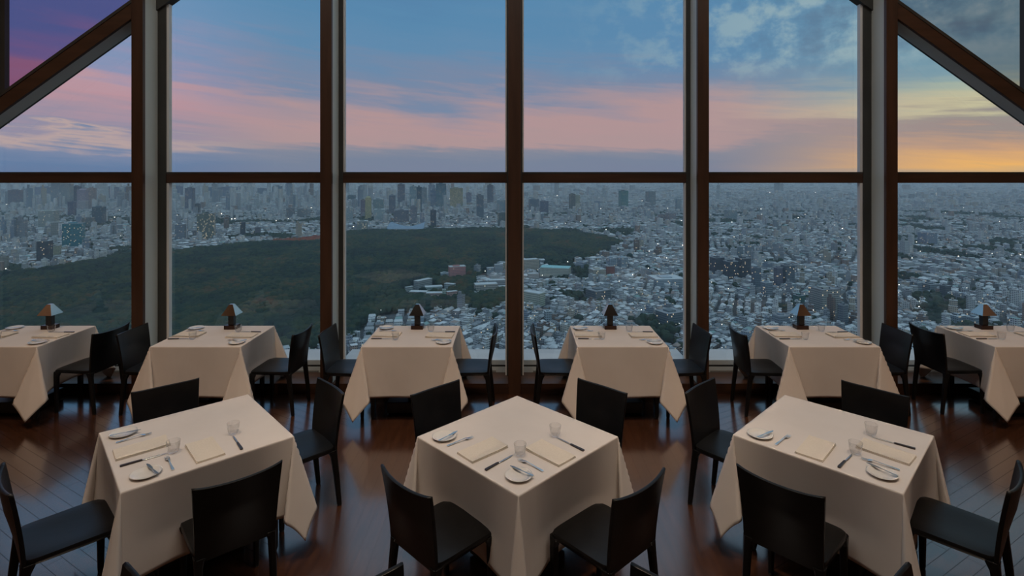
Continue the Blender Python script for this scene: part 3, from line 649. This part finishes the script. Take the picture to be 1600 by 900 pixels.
for a in (
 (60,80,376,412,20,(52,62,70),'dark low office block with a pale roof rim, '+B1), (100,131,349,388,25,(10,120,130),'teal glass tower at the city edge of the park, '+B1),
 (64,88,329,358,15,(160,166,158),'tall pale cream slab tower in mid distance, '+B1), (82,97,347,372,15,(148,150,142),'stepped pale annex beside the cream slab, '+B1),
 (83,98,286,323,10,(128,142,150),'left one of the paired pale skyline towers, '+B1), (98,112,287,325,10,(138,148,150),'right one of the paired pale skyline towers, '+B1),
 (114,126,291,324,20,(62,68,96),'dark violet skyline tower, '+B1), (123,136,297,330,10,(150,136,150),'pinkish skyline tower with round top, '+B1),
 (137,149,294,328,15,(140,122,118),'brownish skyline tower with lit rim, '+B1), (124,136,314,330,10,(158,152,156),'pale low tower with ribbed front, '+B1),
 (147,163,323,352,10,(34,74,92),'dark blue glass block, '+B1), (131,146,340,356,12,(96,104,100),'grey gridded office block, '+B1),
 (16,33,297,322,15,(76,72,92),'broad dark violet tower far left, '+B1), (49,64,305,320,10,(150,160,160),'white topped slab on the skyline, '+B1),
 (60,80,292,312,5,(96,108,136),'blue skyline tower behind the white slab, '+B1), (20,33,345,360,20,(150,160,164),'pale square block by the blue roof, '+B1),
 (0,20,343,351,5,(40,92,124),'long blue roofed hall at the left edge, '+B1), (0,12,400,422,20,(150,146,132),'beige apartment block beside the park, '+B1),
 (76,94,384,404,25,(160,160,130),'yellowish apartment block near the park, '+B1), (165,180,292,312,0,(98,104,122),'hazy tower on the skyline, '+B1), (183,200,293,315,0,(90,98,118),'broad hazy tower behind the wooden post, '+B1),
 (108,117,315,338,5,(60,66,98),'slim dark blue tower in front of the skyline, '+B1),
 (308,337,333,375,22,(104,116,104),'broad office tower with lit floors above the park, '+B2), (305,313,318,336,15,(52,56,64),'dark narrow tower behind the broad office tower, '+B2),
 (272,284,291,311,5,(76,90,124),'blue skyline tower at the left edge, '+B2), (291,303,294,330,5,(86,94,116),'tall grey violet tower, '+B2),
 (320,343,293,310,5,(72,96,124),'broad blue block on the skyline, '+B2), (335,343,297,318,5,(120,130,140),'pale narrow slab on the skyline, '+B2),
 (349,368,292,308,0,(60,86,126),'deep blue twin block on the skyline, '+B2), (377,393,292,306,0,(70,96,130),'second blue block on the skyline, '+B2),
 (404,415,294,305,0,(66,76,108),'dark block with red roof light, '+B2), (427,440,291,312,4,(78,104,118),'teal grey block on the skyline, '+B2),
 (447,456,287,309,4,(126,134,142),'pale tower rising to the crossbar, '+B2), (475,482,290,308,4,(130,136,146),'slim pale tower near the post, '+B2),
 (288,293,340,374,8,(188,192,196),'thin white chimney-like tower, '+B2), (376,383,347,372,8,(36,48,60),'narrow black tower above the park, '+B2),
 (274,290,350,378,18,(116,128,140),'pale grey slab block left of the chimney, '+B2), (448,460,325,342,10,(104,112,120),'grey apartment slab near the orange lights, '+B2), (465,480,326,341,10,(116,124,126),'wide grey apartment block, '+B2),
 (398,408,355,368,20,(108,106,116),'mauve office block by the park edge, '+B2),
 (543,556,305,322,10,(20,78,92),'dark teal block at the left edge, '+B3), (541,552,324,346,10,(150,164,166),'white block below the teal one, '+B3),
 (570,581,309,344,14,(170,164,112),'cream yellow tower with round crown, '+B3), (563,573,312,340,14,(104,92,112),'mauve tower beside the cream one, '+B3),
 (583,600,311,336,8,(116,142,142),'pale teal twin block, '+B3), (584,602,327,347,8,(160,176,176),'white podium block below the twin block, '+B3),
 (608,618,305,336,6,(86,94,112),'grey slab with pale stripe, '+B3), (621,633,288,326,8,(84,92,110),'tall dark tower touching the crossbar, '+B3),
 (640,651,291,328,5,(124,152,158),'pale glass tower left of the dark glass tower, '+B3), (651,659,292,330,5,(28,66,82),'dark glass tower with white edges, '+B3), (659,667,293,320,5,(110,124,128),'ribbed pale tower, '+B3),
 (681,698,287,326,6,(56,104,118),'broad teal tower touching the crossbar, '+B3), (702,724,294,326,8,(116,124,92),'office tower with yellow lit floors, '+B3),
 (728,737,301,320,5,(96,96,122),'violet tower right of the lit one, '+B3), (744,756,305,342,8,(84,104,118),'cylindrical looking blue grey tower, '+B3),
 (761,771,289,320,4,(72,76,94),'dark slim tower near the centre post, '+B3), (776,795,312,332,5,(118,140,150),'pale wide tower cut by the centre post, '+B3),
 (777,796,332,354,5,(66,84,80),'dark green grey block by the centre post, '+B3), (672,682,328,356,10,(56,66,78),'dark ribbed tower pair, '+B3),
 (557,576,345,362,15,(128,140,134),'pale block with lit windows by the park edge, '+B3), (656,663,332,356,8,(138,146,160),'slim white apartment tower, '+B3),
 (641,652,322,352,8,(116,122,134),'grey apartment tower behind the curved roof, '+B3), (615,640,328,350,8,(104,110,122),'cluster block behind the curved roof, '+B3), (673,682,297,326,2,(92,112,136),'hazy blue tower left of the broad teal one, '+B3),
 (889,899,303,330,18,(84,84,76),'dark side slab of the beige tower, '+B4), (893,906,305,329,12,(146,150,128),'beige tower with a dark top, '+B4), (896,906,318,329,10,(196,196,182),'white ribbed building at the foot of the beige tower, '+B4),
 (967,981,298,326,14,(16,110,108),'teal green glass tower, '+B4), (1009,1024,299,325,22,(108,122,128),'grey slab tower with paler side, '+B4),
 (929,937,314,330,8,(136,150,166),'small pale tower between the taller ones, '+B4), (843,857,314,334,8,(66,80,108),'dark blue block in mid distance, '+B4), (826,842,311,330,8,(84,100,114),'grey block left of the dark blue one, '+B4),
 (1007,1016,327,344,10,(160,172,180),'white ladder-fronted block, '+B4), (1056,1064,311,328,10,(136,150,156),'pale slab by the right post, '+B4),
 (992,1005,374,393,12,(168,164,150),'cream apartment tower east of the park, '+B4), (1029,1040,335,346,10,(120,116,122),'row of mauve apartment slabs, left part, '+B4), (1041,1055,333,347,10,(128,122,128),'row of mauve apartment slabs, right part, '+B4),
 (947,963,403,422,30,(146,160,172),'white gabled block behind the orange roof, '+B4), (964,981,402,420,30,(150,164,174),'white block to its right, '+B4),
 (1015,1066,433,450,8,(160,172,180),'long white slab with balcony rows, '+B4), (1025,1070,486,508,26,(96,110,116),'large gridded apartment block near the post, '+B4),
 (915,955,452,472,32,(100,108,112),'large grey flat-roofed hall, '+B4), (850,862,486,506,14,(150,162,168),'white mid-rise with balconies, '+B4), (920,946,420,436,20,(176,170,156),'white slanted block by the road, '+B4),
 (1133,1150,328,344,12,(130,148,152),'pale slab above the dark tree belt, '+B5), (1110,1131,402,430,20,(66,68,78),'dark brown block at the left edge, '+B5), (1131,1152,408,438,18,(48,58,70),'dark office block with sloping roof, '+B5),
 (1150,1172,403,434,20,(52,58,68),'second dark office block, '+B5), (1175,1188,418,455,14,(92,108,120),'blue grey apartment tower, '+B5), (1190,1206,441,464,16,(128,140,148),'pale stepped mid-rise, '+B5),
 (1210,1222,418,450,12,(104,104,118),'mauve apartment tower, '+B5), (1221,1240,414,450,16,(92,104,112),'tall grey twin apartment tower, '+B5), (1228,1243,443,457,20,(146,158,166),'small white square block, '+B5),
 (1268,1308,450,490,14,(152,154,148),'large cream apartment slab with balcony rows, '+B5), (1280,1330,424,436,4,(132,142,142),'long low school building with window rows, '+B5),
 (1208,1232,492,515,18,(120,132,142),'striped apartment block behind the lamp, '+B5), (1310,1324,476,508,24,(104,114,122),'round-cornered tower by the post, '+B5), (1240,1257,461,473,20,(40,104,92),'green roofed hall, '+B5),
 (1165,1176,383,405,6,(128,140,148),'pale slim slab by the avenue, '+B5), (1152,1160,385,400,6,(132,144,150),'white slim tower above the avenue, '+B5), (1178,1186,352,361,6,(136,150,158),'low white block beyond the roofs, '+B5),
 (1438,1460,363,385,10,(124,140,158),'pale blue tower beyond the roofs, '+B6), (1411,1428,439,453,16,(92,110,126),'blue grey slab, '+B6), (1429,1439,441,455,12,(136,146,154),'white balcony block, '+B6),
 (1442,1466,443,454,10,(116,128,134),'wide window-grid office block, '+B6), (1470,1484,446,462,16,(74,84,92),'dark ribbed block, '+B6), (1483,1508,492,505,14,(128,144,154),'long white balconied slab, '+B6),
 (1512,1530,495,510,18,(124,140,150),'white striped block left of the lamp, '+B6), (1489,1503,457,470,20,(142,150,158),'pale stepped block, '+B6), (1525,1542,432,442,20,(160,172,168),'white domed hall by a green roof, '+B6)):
    big = a[6]; unit = 'crown' if 'crown' in big or 'round top' in big else 'unit'
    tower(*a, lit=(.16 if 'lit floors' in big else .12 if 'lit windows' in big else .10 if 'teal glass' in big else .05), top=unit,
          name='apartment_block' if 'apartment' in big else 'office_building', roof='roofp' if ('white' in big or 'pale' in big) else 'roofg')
for k, (a, col, lab) in enumerate((((700,728,416,437,18),(190,128,124),'pink high-rise standing in the trees at the park edge, '+B3), ((688,702,426,436,10),(165,180,184),'low pale wing beside the pink high-rise, '+B3))):
    tower(*a, col, lab, name='apartment_block', dr=.5, lit=.01, roof='roofp')
# crescent terraces and pale houses beside the park
for (x0, x1, yt, yb, rot, c, l) in ((633,645,448,458,40,(160,168,166),'left end of the crescent terrace'), (640,668,455,466,-6,(188,160,146),'left curved wing of the crescent terrace'), (666,692,457,469,4,(190,156,142),'long pink middle wing of the crescent terrace'),
        (691,697,452,469,4,(170,186,172),'pale green stair tower of the crescent terrace'), (697,715,455,466,24,(196,150,138),'right pink wing of the crescent terrace'), (648,674,437,452,52,(150,156,156),'slanted pale row behind the crescent terrace'),
        (663,692,447,456,16,(160,176,170),'pale rear wing of the crescent terrace'), (694,712,443,453,-20,(170,178,176),'rear right wing of the crescent terrace'),
        (740,778,443,458,14,(180,172,160),'broad beige house group by the centre post'), (762,790,437,450,10,(166,164,162),'grey beige block behind the house group'), (778,794,447,457,20,(176,172,166),'beige block touching the centre post'),
        (760,772,418,430,18,(164,172,178),'white block above the house group'), (772,786,413,428,18,(168,174,180),'second white block above the house group'), (786,798,410,426,18,(176,172,150),'cream block partly behind the centre post')):
    tower(x0, x1, yt, yb, rot, c, l+', '+B3, name='apartment_block', dr=.45 if rot < 30 else .3, lit=.01, roof='roofp', top=None)
for (x0, x1, yt, yb, rot, c, rf, l) in ((815,842,405,422,20,(186,176,160),'roofp','beige civic hall by the centre post'), (843,893,417,433,-14,(196,196,180),'c_turq','long hall with a turquoise roof'), (824,842,427,438,14,(170,172,170),'roofp','white clinic-like block below the beige hall'),
        (816,852,456,478,-38,(186,190,170),'roofp','long cream slab running away beside the centre post'), (947,960,416,432,10,(150,86,70),'roofg','brick red block by the road junction')):
    if rf == 'c_turq': M[rf] = plain('turquoise_roof', (.30,.55,.55), (.38,.62,.62))
    tower(x0, x1, yt, yb, rot, c, l+', '+B4, name='public_building', dr=.5, lit=.0, roof=rf, top=None)
# sweeping blue grey roof of the arena
c0 = ground(632, 362); W = 60*c0.y/F/2; G_ = []
for j in range(9):
    v = j/8
    G_.append([Vector((W*(2*i/24-1)*(1-.10*v), 90*v, 4+ (46*(1-math.cos((2*i/24-1)*PI*.5))**1.0*.55+14)*math.sin(min(1, v*1.15)*PI*.5)*.75)) for i in range(25)])
t = empty('arena', (c0.x, c0.y, GZ)); taken.append((c0.x, c0.y+45, W+15)); M['arena'] = plain('blue_grey_metal_roof', (.20,.28,.36), (.26,.34,.42))
MB().grid(G_).build('roof', M['arena'], t, smooth=True).modifiers.new('t', 'SOLIDIFY').thickness = 1.5
MB().box(-W*.92, W*.92, 4, 86, 0, 10).build('walls', wallm((120,126,130)), t)
tag(t, 'arena with a sweeping upturned blue-grey roof beyond the park, '+B3, 'arena')

# ---- ordinary buildings
def in_taken(x, y, r):
    k = np.zeros(x.shape, bool)
    for a, b, q in taken: k |= ((x-a)**2+(y-b)**2) < (q+r)**2
    return k
def vnoise(x, y, s, seed):
    r = np.random.default_rng(seed); T_ = r.random((64, 64)); u = (x/s) % 64; v = (y/s) % 64
    i = u.astype(int); j = v.astype(int); fu, fv = u-i, v-j; fu = fu*fu*(3-2*fu); fv = fv*fv*(3-2*fv)
    a = T_[i % 64, j % 64]; b = T_[(i+1) % 64, j % 64]; c = T_[i % 64, (j+1) % 64]; d_ = T_[(i+1) % 64, (j+1) % 64]
    return (a*(1-fu)+b*fu)*(1-fv)+(c*(1-fu)+d_*fu)*fv
recs = []
def district(D0, D1, cell, sp):
    for cy in np.arange(D0, D1, cell):
        lim = (cy+cell)*1.16
        for cx in np.arange(-lim, lim, cell):
            a = rng.uniform(0, PI/2)*.7+.15; ca, sa = math.cos(a), math.sin(a)
            s = sp*rng.uniform(.85, 1.25); n = int(cell*.72/s)
            u, v = np.meshgrid(np.arange(-n, n+1), np.arange(-n, n+1)); u = u.ravel(); v = v.ravel()
            U = u*s+np.floor(u/4)*s*.35; V = v*s*1.05+np.floor(v/2)*s*.42
            X = U*ca-V*sa; Y = U*sa+V*ca
            k = (np.abs(X) < cell/2) & (np.abs(Y) < cell/2) & (rng.random(X.shape) > .07)
            X = X[k]+cx+cell/2; Y = Y[k]+cy+cell/2; m_ = len(X)
            wd = s*rng.uniform(.62, .97, m_); dp = s*rng.uniform(.62, .97, m_)
            recs.append(np.stack([X, Y, np.full(m_, a), wd, dp, np.full(m_, s)], 1))
district(600, 1200, 150, 12.5); district(1200, 2100, 230, 15.5); district(2100, 3600, 340, 22); district(3600, 6600, 600, 36); district(6600, 14000, 1200, 75)
A = np.concatenate(recs); X, Y = A[:,0], A[:,1]
vis = (np.abs(X) < Y*1.12) & (Y > 640)
tr_n = vnoise(X+9000, Y, 95, 3)*.6+vnoise(X+9000, Y, 260, 4)*.4
vis &= ~inside(X, Y) & (tr_n < .70) & ~in_taken(X, Y, A[:,3]*.6)
A = A[vis]; X, Y = A[:,0], A[:,1]; nB = len(A); r1 = rng.random(nB)
urb = vnoise(X+9000, Y, 420, 5); left = np.clip((-X/Y)*.9+.25, 0, 1)*(Y > 1900)
H = 5.5+rng.random(nB)*4.5
H = np.where(r1 > .80, 10+rng.random(nB)*9, H)
H = np.where((r1 > .955) & (urb > .38), 20+rng.random(nB)*22, H)
H = np.where((rng.random(nB) < .016*left+.004*(urb > .62)*(Y > 1800)), 32+rng.random(nB)*45*left, H)
H = np.where((rng.random(nB) < (.001+.05*np.clip(-X/Y+.2, 0, .7))) & (Y > 3300), 45+rng.random(nB)*75, H)
H = np.where(Y > 3600, H*1.25+4, H); H = np.where((H > 25) & (A[:,5] < 16), np.minimum(H, 34), H)
big = (rng.random(nB) < .03) & (Y < 3600)       # schools, depots
A[big,3] *= 1.9; A[big,4] *= 1.3
# how large each one shows
pxx = CX+X*F/Y; pyy = HY+(CAMZ-GZ-H*.6)*F/Y
area = (A[:,3]*H+A[:,3]*A[:,4]*237/Y)/Y**2*F*F
ok = (pxx > 4) & (pxx < 1596) & (pyy < 543) & (pyy > 290)
for a, b in ((200,270),(494,543),(790,818),(1064,1110),(1336,1406)): ok &= ~((pxx > a) & (pxx < b))
for a, b in ((-10,160),(228,445),(555,730),(880,1050),(1170,1385),(1460,1610)): ok &= ~((pyy > 506) & (pxx > a) & (pxx < b))
order = np.argsort(-np.where(ok, area, 0)); pick = set(order[:285].tolist())
isp = np.zeros(nB, bool); isp[order[:285]] = True
kind = rng.random(nB)
def bulk(idx, name):
    """all remaining buildings of the city as one mesh: walls, flat or gabled roofs, roof sheds"""
    a, wd, dp, h = A[idx,2], A[idx,3]/2, A[idx,4]/2, H[idx]; x, y = X[idx], Y[idx]; ca, sa = np.cos(a), np.sin(a)
    gab = (kind[idx] < .38) & (h < 11) & (y < 2600)
    vs, fs, ms = [], [], []; off = 0
    def put(lx, ly, z, quads, mi):
        nonlocal off
        n_, k_ = lx.shape; wx = x_[:,None]+lx*ca_[:,None]-ly*sa_[:,None]; wy = y_[:,None]+lx*sa_[:,None]+ly*ca_[:,None]
        vs.append(np.stack([wx, wy, z], 2).reshape(-1, 3)); q = np.array(quads)
        f_ = (np.arange(n_)[:,None,None]*k_+q[None]).reshape(-1, 4)+off; off += n_*k_
        fs.append(f_); ms.append(np.tile(np.array(mi), n_))
    for sel_, g_ in ((~gab, 0), (gab, 1)):
        x_, y_, ca_, sa_, w_, d_, h_ = [q[sel_] for q in (x, y, ca, sa, wd, dp, h)]
        if not len(x_): continue
        lx = np.stack([-w_, w_, w_, -w_], 1); ly = np.stack([-d_, -d_, d_, d_], 1); z0 = np.full_like(lx, GZ-.5); z1 = np.repeat((GZ+h_)[:,None], 4, 1)
        put(np.concatenate([lx, lx], 1), np.concatenate([ly, ly], 1), np.concatenate([z0, z1], 1), [(0,1,5,4),(1,2,6,5),(2,3,7,6),(3,0,4,7)], [0]*4)
        if g_ == 0:
            put(lx*1.0, ly*1.0, z1, [(0,1,2,3)], [1])
            e = rng.random(len(x_)) < .5
            x_, y_, ca_, sa_, w_, d_, h_ = [q[e] for q in (x_, y_, ca_, sa_, w_, d_, h_)]
            lx = np.stack([-w_*.7, w_*.1, w_*.1, -w_*.7], 1); ly = np.stack([-d_*.2, -d_*.2, d_*.7, d_*.7], 1)
            z0 = np.repeat((GZ+h_)[:,None], 4, 1); z1 = z0+2.4+h_[:,None]*.04
            put(np.concatenate([lx, lx], 1), np.concatenate([ly, ly], 1), np.concatenate([z0, z1], 1), [(0,1,5,4),(1,2,6,5),(2,3,7,6),(3,0,4,7),(4,5,6,7)], [0]*4+[1])
        else:
            o = 1.08; rx = np.stack([-w_*o, w_*o, w_*o, -w_*o, -w_*o*.8, w_*o*.8], 1); ry = np.stack([-d_*o, -d_*o, d_*o, d_*o, d_*0, d_*0], 1)
            zz = np.concatenate([z1, np.repeat((GZ+h_+np.minimum(d_*.65, 3))[:,None], 2, 1)], 1)
            put(rx, ry, zz, [(0,1,5,4),(2,3,4,5),(1,2,5,5),(3,0,4,4)], [1]*4)
    V_ = np.concatenate(vs); F_ = np.concatenate(fs); MI = np.concatenate(ms)
    me = bpy.data.meshes.new(name)
    deg = F_[:,2] == F_[:,3]; tot = np.where(deg, 3, 4); st = np.concatenate([[0], np.cumsum(tot)[:-1]])
    keep = np.ones(F_.shape, bool); keep[deg, 3] = False
    me.vertices.add(len(V_)); me.vertices.foreach_set('co', V_.ravel().astype(np.float32))
    L_ = F_[keep]; me.loops.add(len(L_)); me.loops.foreach_set('vertex_index', L_.astype(np.int32))
    me.polygons.add(len(F_)); me.polygons.foreach_set('loop_start', st.astype(np.int32))
    me.materials.append(M['c_wall']); me.materials.append(M['c_roof']); me.polygons.foreach_set('material_index', MI.astype(np.int32))
    me.update(calc_edges=True); me.validate()
    o = bpy.data.objects.new(name, me); C.objects.link(o); return o
tag(bulk(np.where(~isp)[0], 'distant_buildings'), 'dense spread of thousands of small pale city buildings out to the horizon', 'buildings', kind='stuff')
# the 285 that show largest, each a thing of its own
CL = [('pale grey', (178,182,182)), ('white', (205,207,204)), ('mid grey', (142,146,150)), ('beige', (176,166,148)), ('blue-grey', (128,142,156)), ('brown', (120,98,84))]
RL = {'pale grey':'roofp','white':'roofp','mid grey':'roofg','beige':'roofp','blue-grey':'roofg','brown':'roofg'}
protos = {}
def proto(ci, ty):
    if (ci, ty) in protos: return protos[(ci, ty)]
    wm = wallm(CL[ci][1], .02, 3.1, 2.7); rm = M[RL[CL[ci][0]]]; m_ = MB()
    if ty == 0:
        m_.box(-.5,.5,-.5,.5,0,1,0); m_.box(-.52,.52,-.52,-.46,1,1.06,0); m_.box(-.52,.52,.46,.52,1,1.06,0); m_.box(-.52,-.46,-.46,.46,1,1.06,0); m_.box(.46,.52,-.46,.46,1,1.06,0)
        m_.box(-.46,.46,-.46,.46,1,1.012,1); m_.box(-.36,.02,-.1,.34,1.012,1.24,0)
    elif ty == 1:
        m_.box(-.5,.5,-.5,.5,0,.68,0); m_.box(-.5,.5,-.5,.5,.68,.70,1); m_.box(-.2,.5,-.5,.4,.70,1,0); m_.box(-.22,.52,-.52,.42,1,1.03,1); m_.box(.0,.3,-.1,.2,1.03,1.15,0)
    elif ty == 2:
        m_.box(-.5,.5,-.5,.5,0,.72,0); m_.add([(-.55,-.55,.72),(.55,-.55,.72),(.55,.55,.72),(-.55,.55,.72),(-.4,0,1),(.4,0,1)], [(0,1,5,4),(2,3,4,5),(1,2,5),(3,0,4),(3,2,1,0)], 1)
    else:
        m_.box(-.5,.5,-.1,.5,0,1,0); m_.box(-.5,.5,-.1,.5,1,1.03,1); m_.box(-.5,0,-.5,-.1,0,.8,0); m_.box(-.5,0,-.5,-.1,.8,.83,1); m_.box(-.2,.2,.1,.4,1.03,1.15,0)
        for k in range(4): m_.box(0,.5,-.2,-.1,.1+.22*k,.14+.22*k,0)
    protos[(ci, ty)] = m_.mesh('building', [wm, rm]); return protos[(ci, ty)]
def spotted(px, py):
    a, b = next((a, b) for a, b in ((0,205),(268,498),(540,794),(813,1066),(1107,1338),(1402,1600),(0,1600)) if px <= b)
    u = (px-a)/(b-a); v = (py-288)/(545-288)
    hx_ = ['left edge','near left edge','left part','left of centre','right of centre','right part','near right edge','right edge'][min(7, max(0, int(u*8)))]
    vx = ['top','upper','upper middle','middle','lower middle','lower','bottom'][min(6, max(0, int(v*7)))]
    return vx+' rows, '+hx_
BAY = [(270,'leftmost'),(540,'second'),(804,'third'),(1107,'fourth'),(1402,'fifth'),(9999,'rightmost')]
for i in sorted(pick):
    ci = int(rng.choice(6, p=(.26,.2,.2,.14,.12,.08))); h = float(H[i]); ty = 2 if (h < 11 and kind[i] < .4) else int(rng.choice((0, 1, 3)))
    o = bpy.data.objects.new('apartment_block' if h > 11 else 'town_house', proto(ci, ty)); C.objects.link(o)
    o.location = (X[i], Y[i], GZ); o.rotation_euler = (0, 0, A[i,2]); o.scale = (A[i,3], A[i,4], h)
    bay = next(b for a, b in BAY if pxx[i] < a); sz = 'low' if h < 11 else 'mid-rise' if h < 20 else 'tall'; near = 'near' if Y[i] < 1000 else 'farther'
    sh = {0:'flat-roofed',1:'stepped',2:'gabled',3:'L-shaped'}[ty]
    tag(o, '%s %s %s building, %s window bay, %s' % (sz, CL[ci][0], sh, bay, spotted(pxx[i], pyy[i])), 'building',
        '%s city buildings, %s window bay' % (CL[ci][0], bay))

# ---- trees
def crown_unit(seed, n=9, k=5):
    rr = np.random.default_rng(seed); V_ = [(0,0,1.0)]
    for j in range(1, k):
        ph = j/(k-1)*PI*.60
        for i in range(n):
            q = 1+rr.uniform(-.16, .16); a = 2*PI*(i+.5*(j % 2))/n; V_.append((math.sin(ph)*math.cos(a)*q, math.sin(ph)*math.sin(a)*q, math.cos(ph)*q))
    F_ = [(0, 1+i, 1+(i+1) % n) for i in range(n)]
    for j in range(k-2):
        for i in range(n):
            a = 1+j*n+i; b = 1+j*n+(i+1) % n; F_.append((a, a+n, b+n, b))
    return V_, F_
CR = [crown_unit(s) for s in range(5)]
def canopy(x, y, r, h, name, m_):
    vs, l_, tot = [], [], []; off = 0
    V0 = np.array(CR[0][0]); Fq = CR[0][1]
    for q in range(5):
        e = np.arange(len(x)) % 5 == q; V0 = np.array(CR[q][0]); n_ = e.sum()
        a = rng.uniform(0, 6.28, n_); ca, sa = np.cos(a)[:,None], np.sin(a)[:,None]; R_ = r[e][:,None]
        vx = x[e][:,None]+R_*(V0[None,:,0]*ca-V0[None,:,1]*sa); vy = y[e][:,None]+R_*(V0[None,:,0]*sa+V0[None,:,1]*ca); vz = GZ+h[e][:,None]*.62+R_*.85*V0[None,:,2]
        vs.append(np.stack([vx, vy, vz], 2).reshape(-1, 3)); k_ = len(V0)
        lp = np.concatenate([np.array(f) for f in Fq]); tt = np.array([len(f) for f in Fq])
        l_.append((np.arange(n_)[:,None]*k_+lp[None]).ravel()+off); tot.append(np.tile(tt, n_)); off += n_*k_
    V_ = np.concatenate(vs); L_ = np.concatenate(l_); T_ = np.concatenate(tot); st = np.concatenate([[0], np.cumsum(T_)[:-1]])
    me = bpy.data.meshes.new(name); me.vertices.add(len(V_)); me.vertices.foreach_set('co', V_.ravel().astype(np.float32))
    me.loops.add(len(L_)); me.loops.foreach_set('vertex_index', L_.astype(np.int32)); me.polygons.add(len(T_)); me.polygons.foreach_set('loop_start', st.astype(np.int32))
    me.polygons.foreach_set('use_smooth', np.ones(len(T_), bool)); me.materials.append(m_); me.update(calc_edges=True)
    o = bpy.data.objects.new(name, me); C.objects.link(o); return o
def jgrid(x0, x1, y0, y1, s):
    u, v = np.meshgrid(np.arange(x0, x1, s), np.arange(y0, y1, s)); u = u.ravel(); v = v.ravel()
    return u+rng.uniform(-.45, .45, u.shape)*s, v+rng.uniform(-.45, .45, v.shape)*s
tx, ty_ = jgrid(-2600, 520, 640, 2450, 9.5)
k = inside(tx, ty_) & (np.abs(tx) < ty_*1.1) & ~in_taken(tx, ty_, 7)
tx, ty_ = tx[k], ty_[k]; big_ = vnoise(tx+9000, ty_, 60, 8)
tr = 4.2+rng.random(len(tx))*3.6+big_*3.5; th = 7+rng.random(len(tx))*4+big_*5
# nearest, largest crowns become single trees
tpx = CX+tx*F/ty_; tpy = HY+(CAMZ-GZ-th)*F/ty_
ok = (tpx > 5) & (tpx < 1060) & (tpy < 505)
for a, b in ((203,270),(496,543),(790,818)): ok &= ~((tpx > a) & (tpx < b))
sc_ = np.where(ok, tr/ty_, 0); od = np.argsort(-sc_)[:300]; it = np.zeros(len(tx), bool); it[od] = True
red = ((tpx > 424) & (tpx < 500) & (ty_ > 1850))
tag(canopy(tx[~it & ~red], ty_[~it & ~red], tr[~it & ~red], th[~it & ~red], 'park_forest', M['leaf']), 'dense dark green and rust-tinged tree canopy filling the park', 'forest', kind='stuff')
if red.sum(): tag(canopy(tx[red], ty_[red], tr[red], th[red], 'autumn_trees', M['leafr']), 'patch of autumn trees painted as red-lit at the far park edge, '+B2, 'trees', kind='stuff')
cm = []
for q in range(5):
    V0, F0 = CR[q]; rings = MB().add([(a, b, c*.85) for a, b, c in V0], F0); me_ = rings.mesh('tree', M['leaf'], True)
    cm.append(me_)
TRK = MB().lathe([(.07,-1.5),(.05,-.2)], 6, caps=True).mesh('trunk', M['bronze'])
for n_, i in enumerate(od):
    o = bpy.data.objects.new('park_tree', cm[n_ % 5]); C.objects.link(o); o.location = (tx[i], ty_[i], GZ+th[i]*.62); o.rotation_euler = (0, 0, n_*1.7); o.scale = (tr[i],)*3
    tk = bpy.data.objects.new('trunk', TRK); C.objects.link(tk); tk.parent = o
    bay = next(b for a, b in BAY if tpx[i] < a)
    tag(o, '%s park tree, %s window bay, %s' % ('small' if tr[i] < 6.3 else 'medium' if tr[i] < 7.6 else 'large', bay, spotted(tpx[i], tpy[i])), 'tree', 'nearest park trees, %s window bay' % bay)
# trees between the city blocks
cx_, cy_ = jgrid(-3800, 3800, 640, 3400, 15)
tn_ = vnoise(cx_+9000, cy_, 95, 3)*.6+vnoise(cx_+9000, cy_, 260, 4)*.4
k = (np.abs(cx_) < cy_*1.1) & ~inside(cx_, cy_) & ((tn_ > .69) | (rng.random(len(cx_)) < .05)) & ~in_taken(cx_, cy_, 3)
k2 = k & ((tn_ > .69) | True); cx_, cy_ = cx_[k2], cy_[k2]; n_ = len(cx_)
tag(canopy(cx_, cy_, 4+rng.random(n_)*4.5, 7+rng.random(n_)*6, 'street_trees', M['leafd']), 'dark green trees scattered in clumps between the city blocks', 'trees', kind='stuff')
# ---- small bright lights of the dusk city
n_ = 620; ly_ = 700*np.exp(rng.random(n_)*2.3); lx_ = (rng.random(n_)*2-1)*ly_*1.0
kk = ~inside(lx_, ly_); lx_, ly_ = lx_[kk], ly_[kk]; mb = MB()
for a, b in zip(lx_, ly_):
    s = b*.00042*rng.uniform(.5, 1.5); hh = rng.uniform(5, 16); mb.box(a-s, a+s, b-s, b+s, GZ+hh, GZ+hh+2*s)
tag(mb.build('city_lights', M['spark']), 'hundreds of tiny white street and window lights across the city', 'lights', kind='stuff')

# ---- evening haze lying over the city (a real scattering volume)
hz = bpy.data.materials.new('evening_haze'); hz.use_nodes = True; T = NT(hz.node_tree); T.n.clear()
vs_ = T.n.new('ShaderNodeVolumeScatter'); vs_.inputs['Color'].default_value = (.74,.90,1,1); vs_.inputs['Density'].default_value = HAZE; vs_.inputs['Anisotropy'].default_value = 0
T.l.new(vs_.outputs[0], T.n.new('ShaderNodeOutputMaterial').inputs['Volume'])
ho = MB().box(-44000, 44000, 70, 59000, GZ+.8, -40).build('evening_haze', hz)
tag(ho, 'thin blue evening haze lying over the distant city', 'haze', kind='stuff')
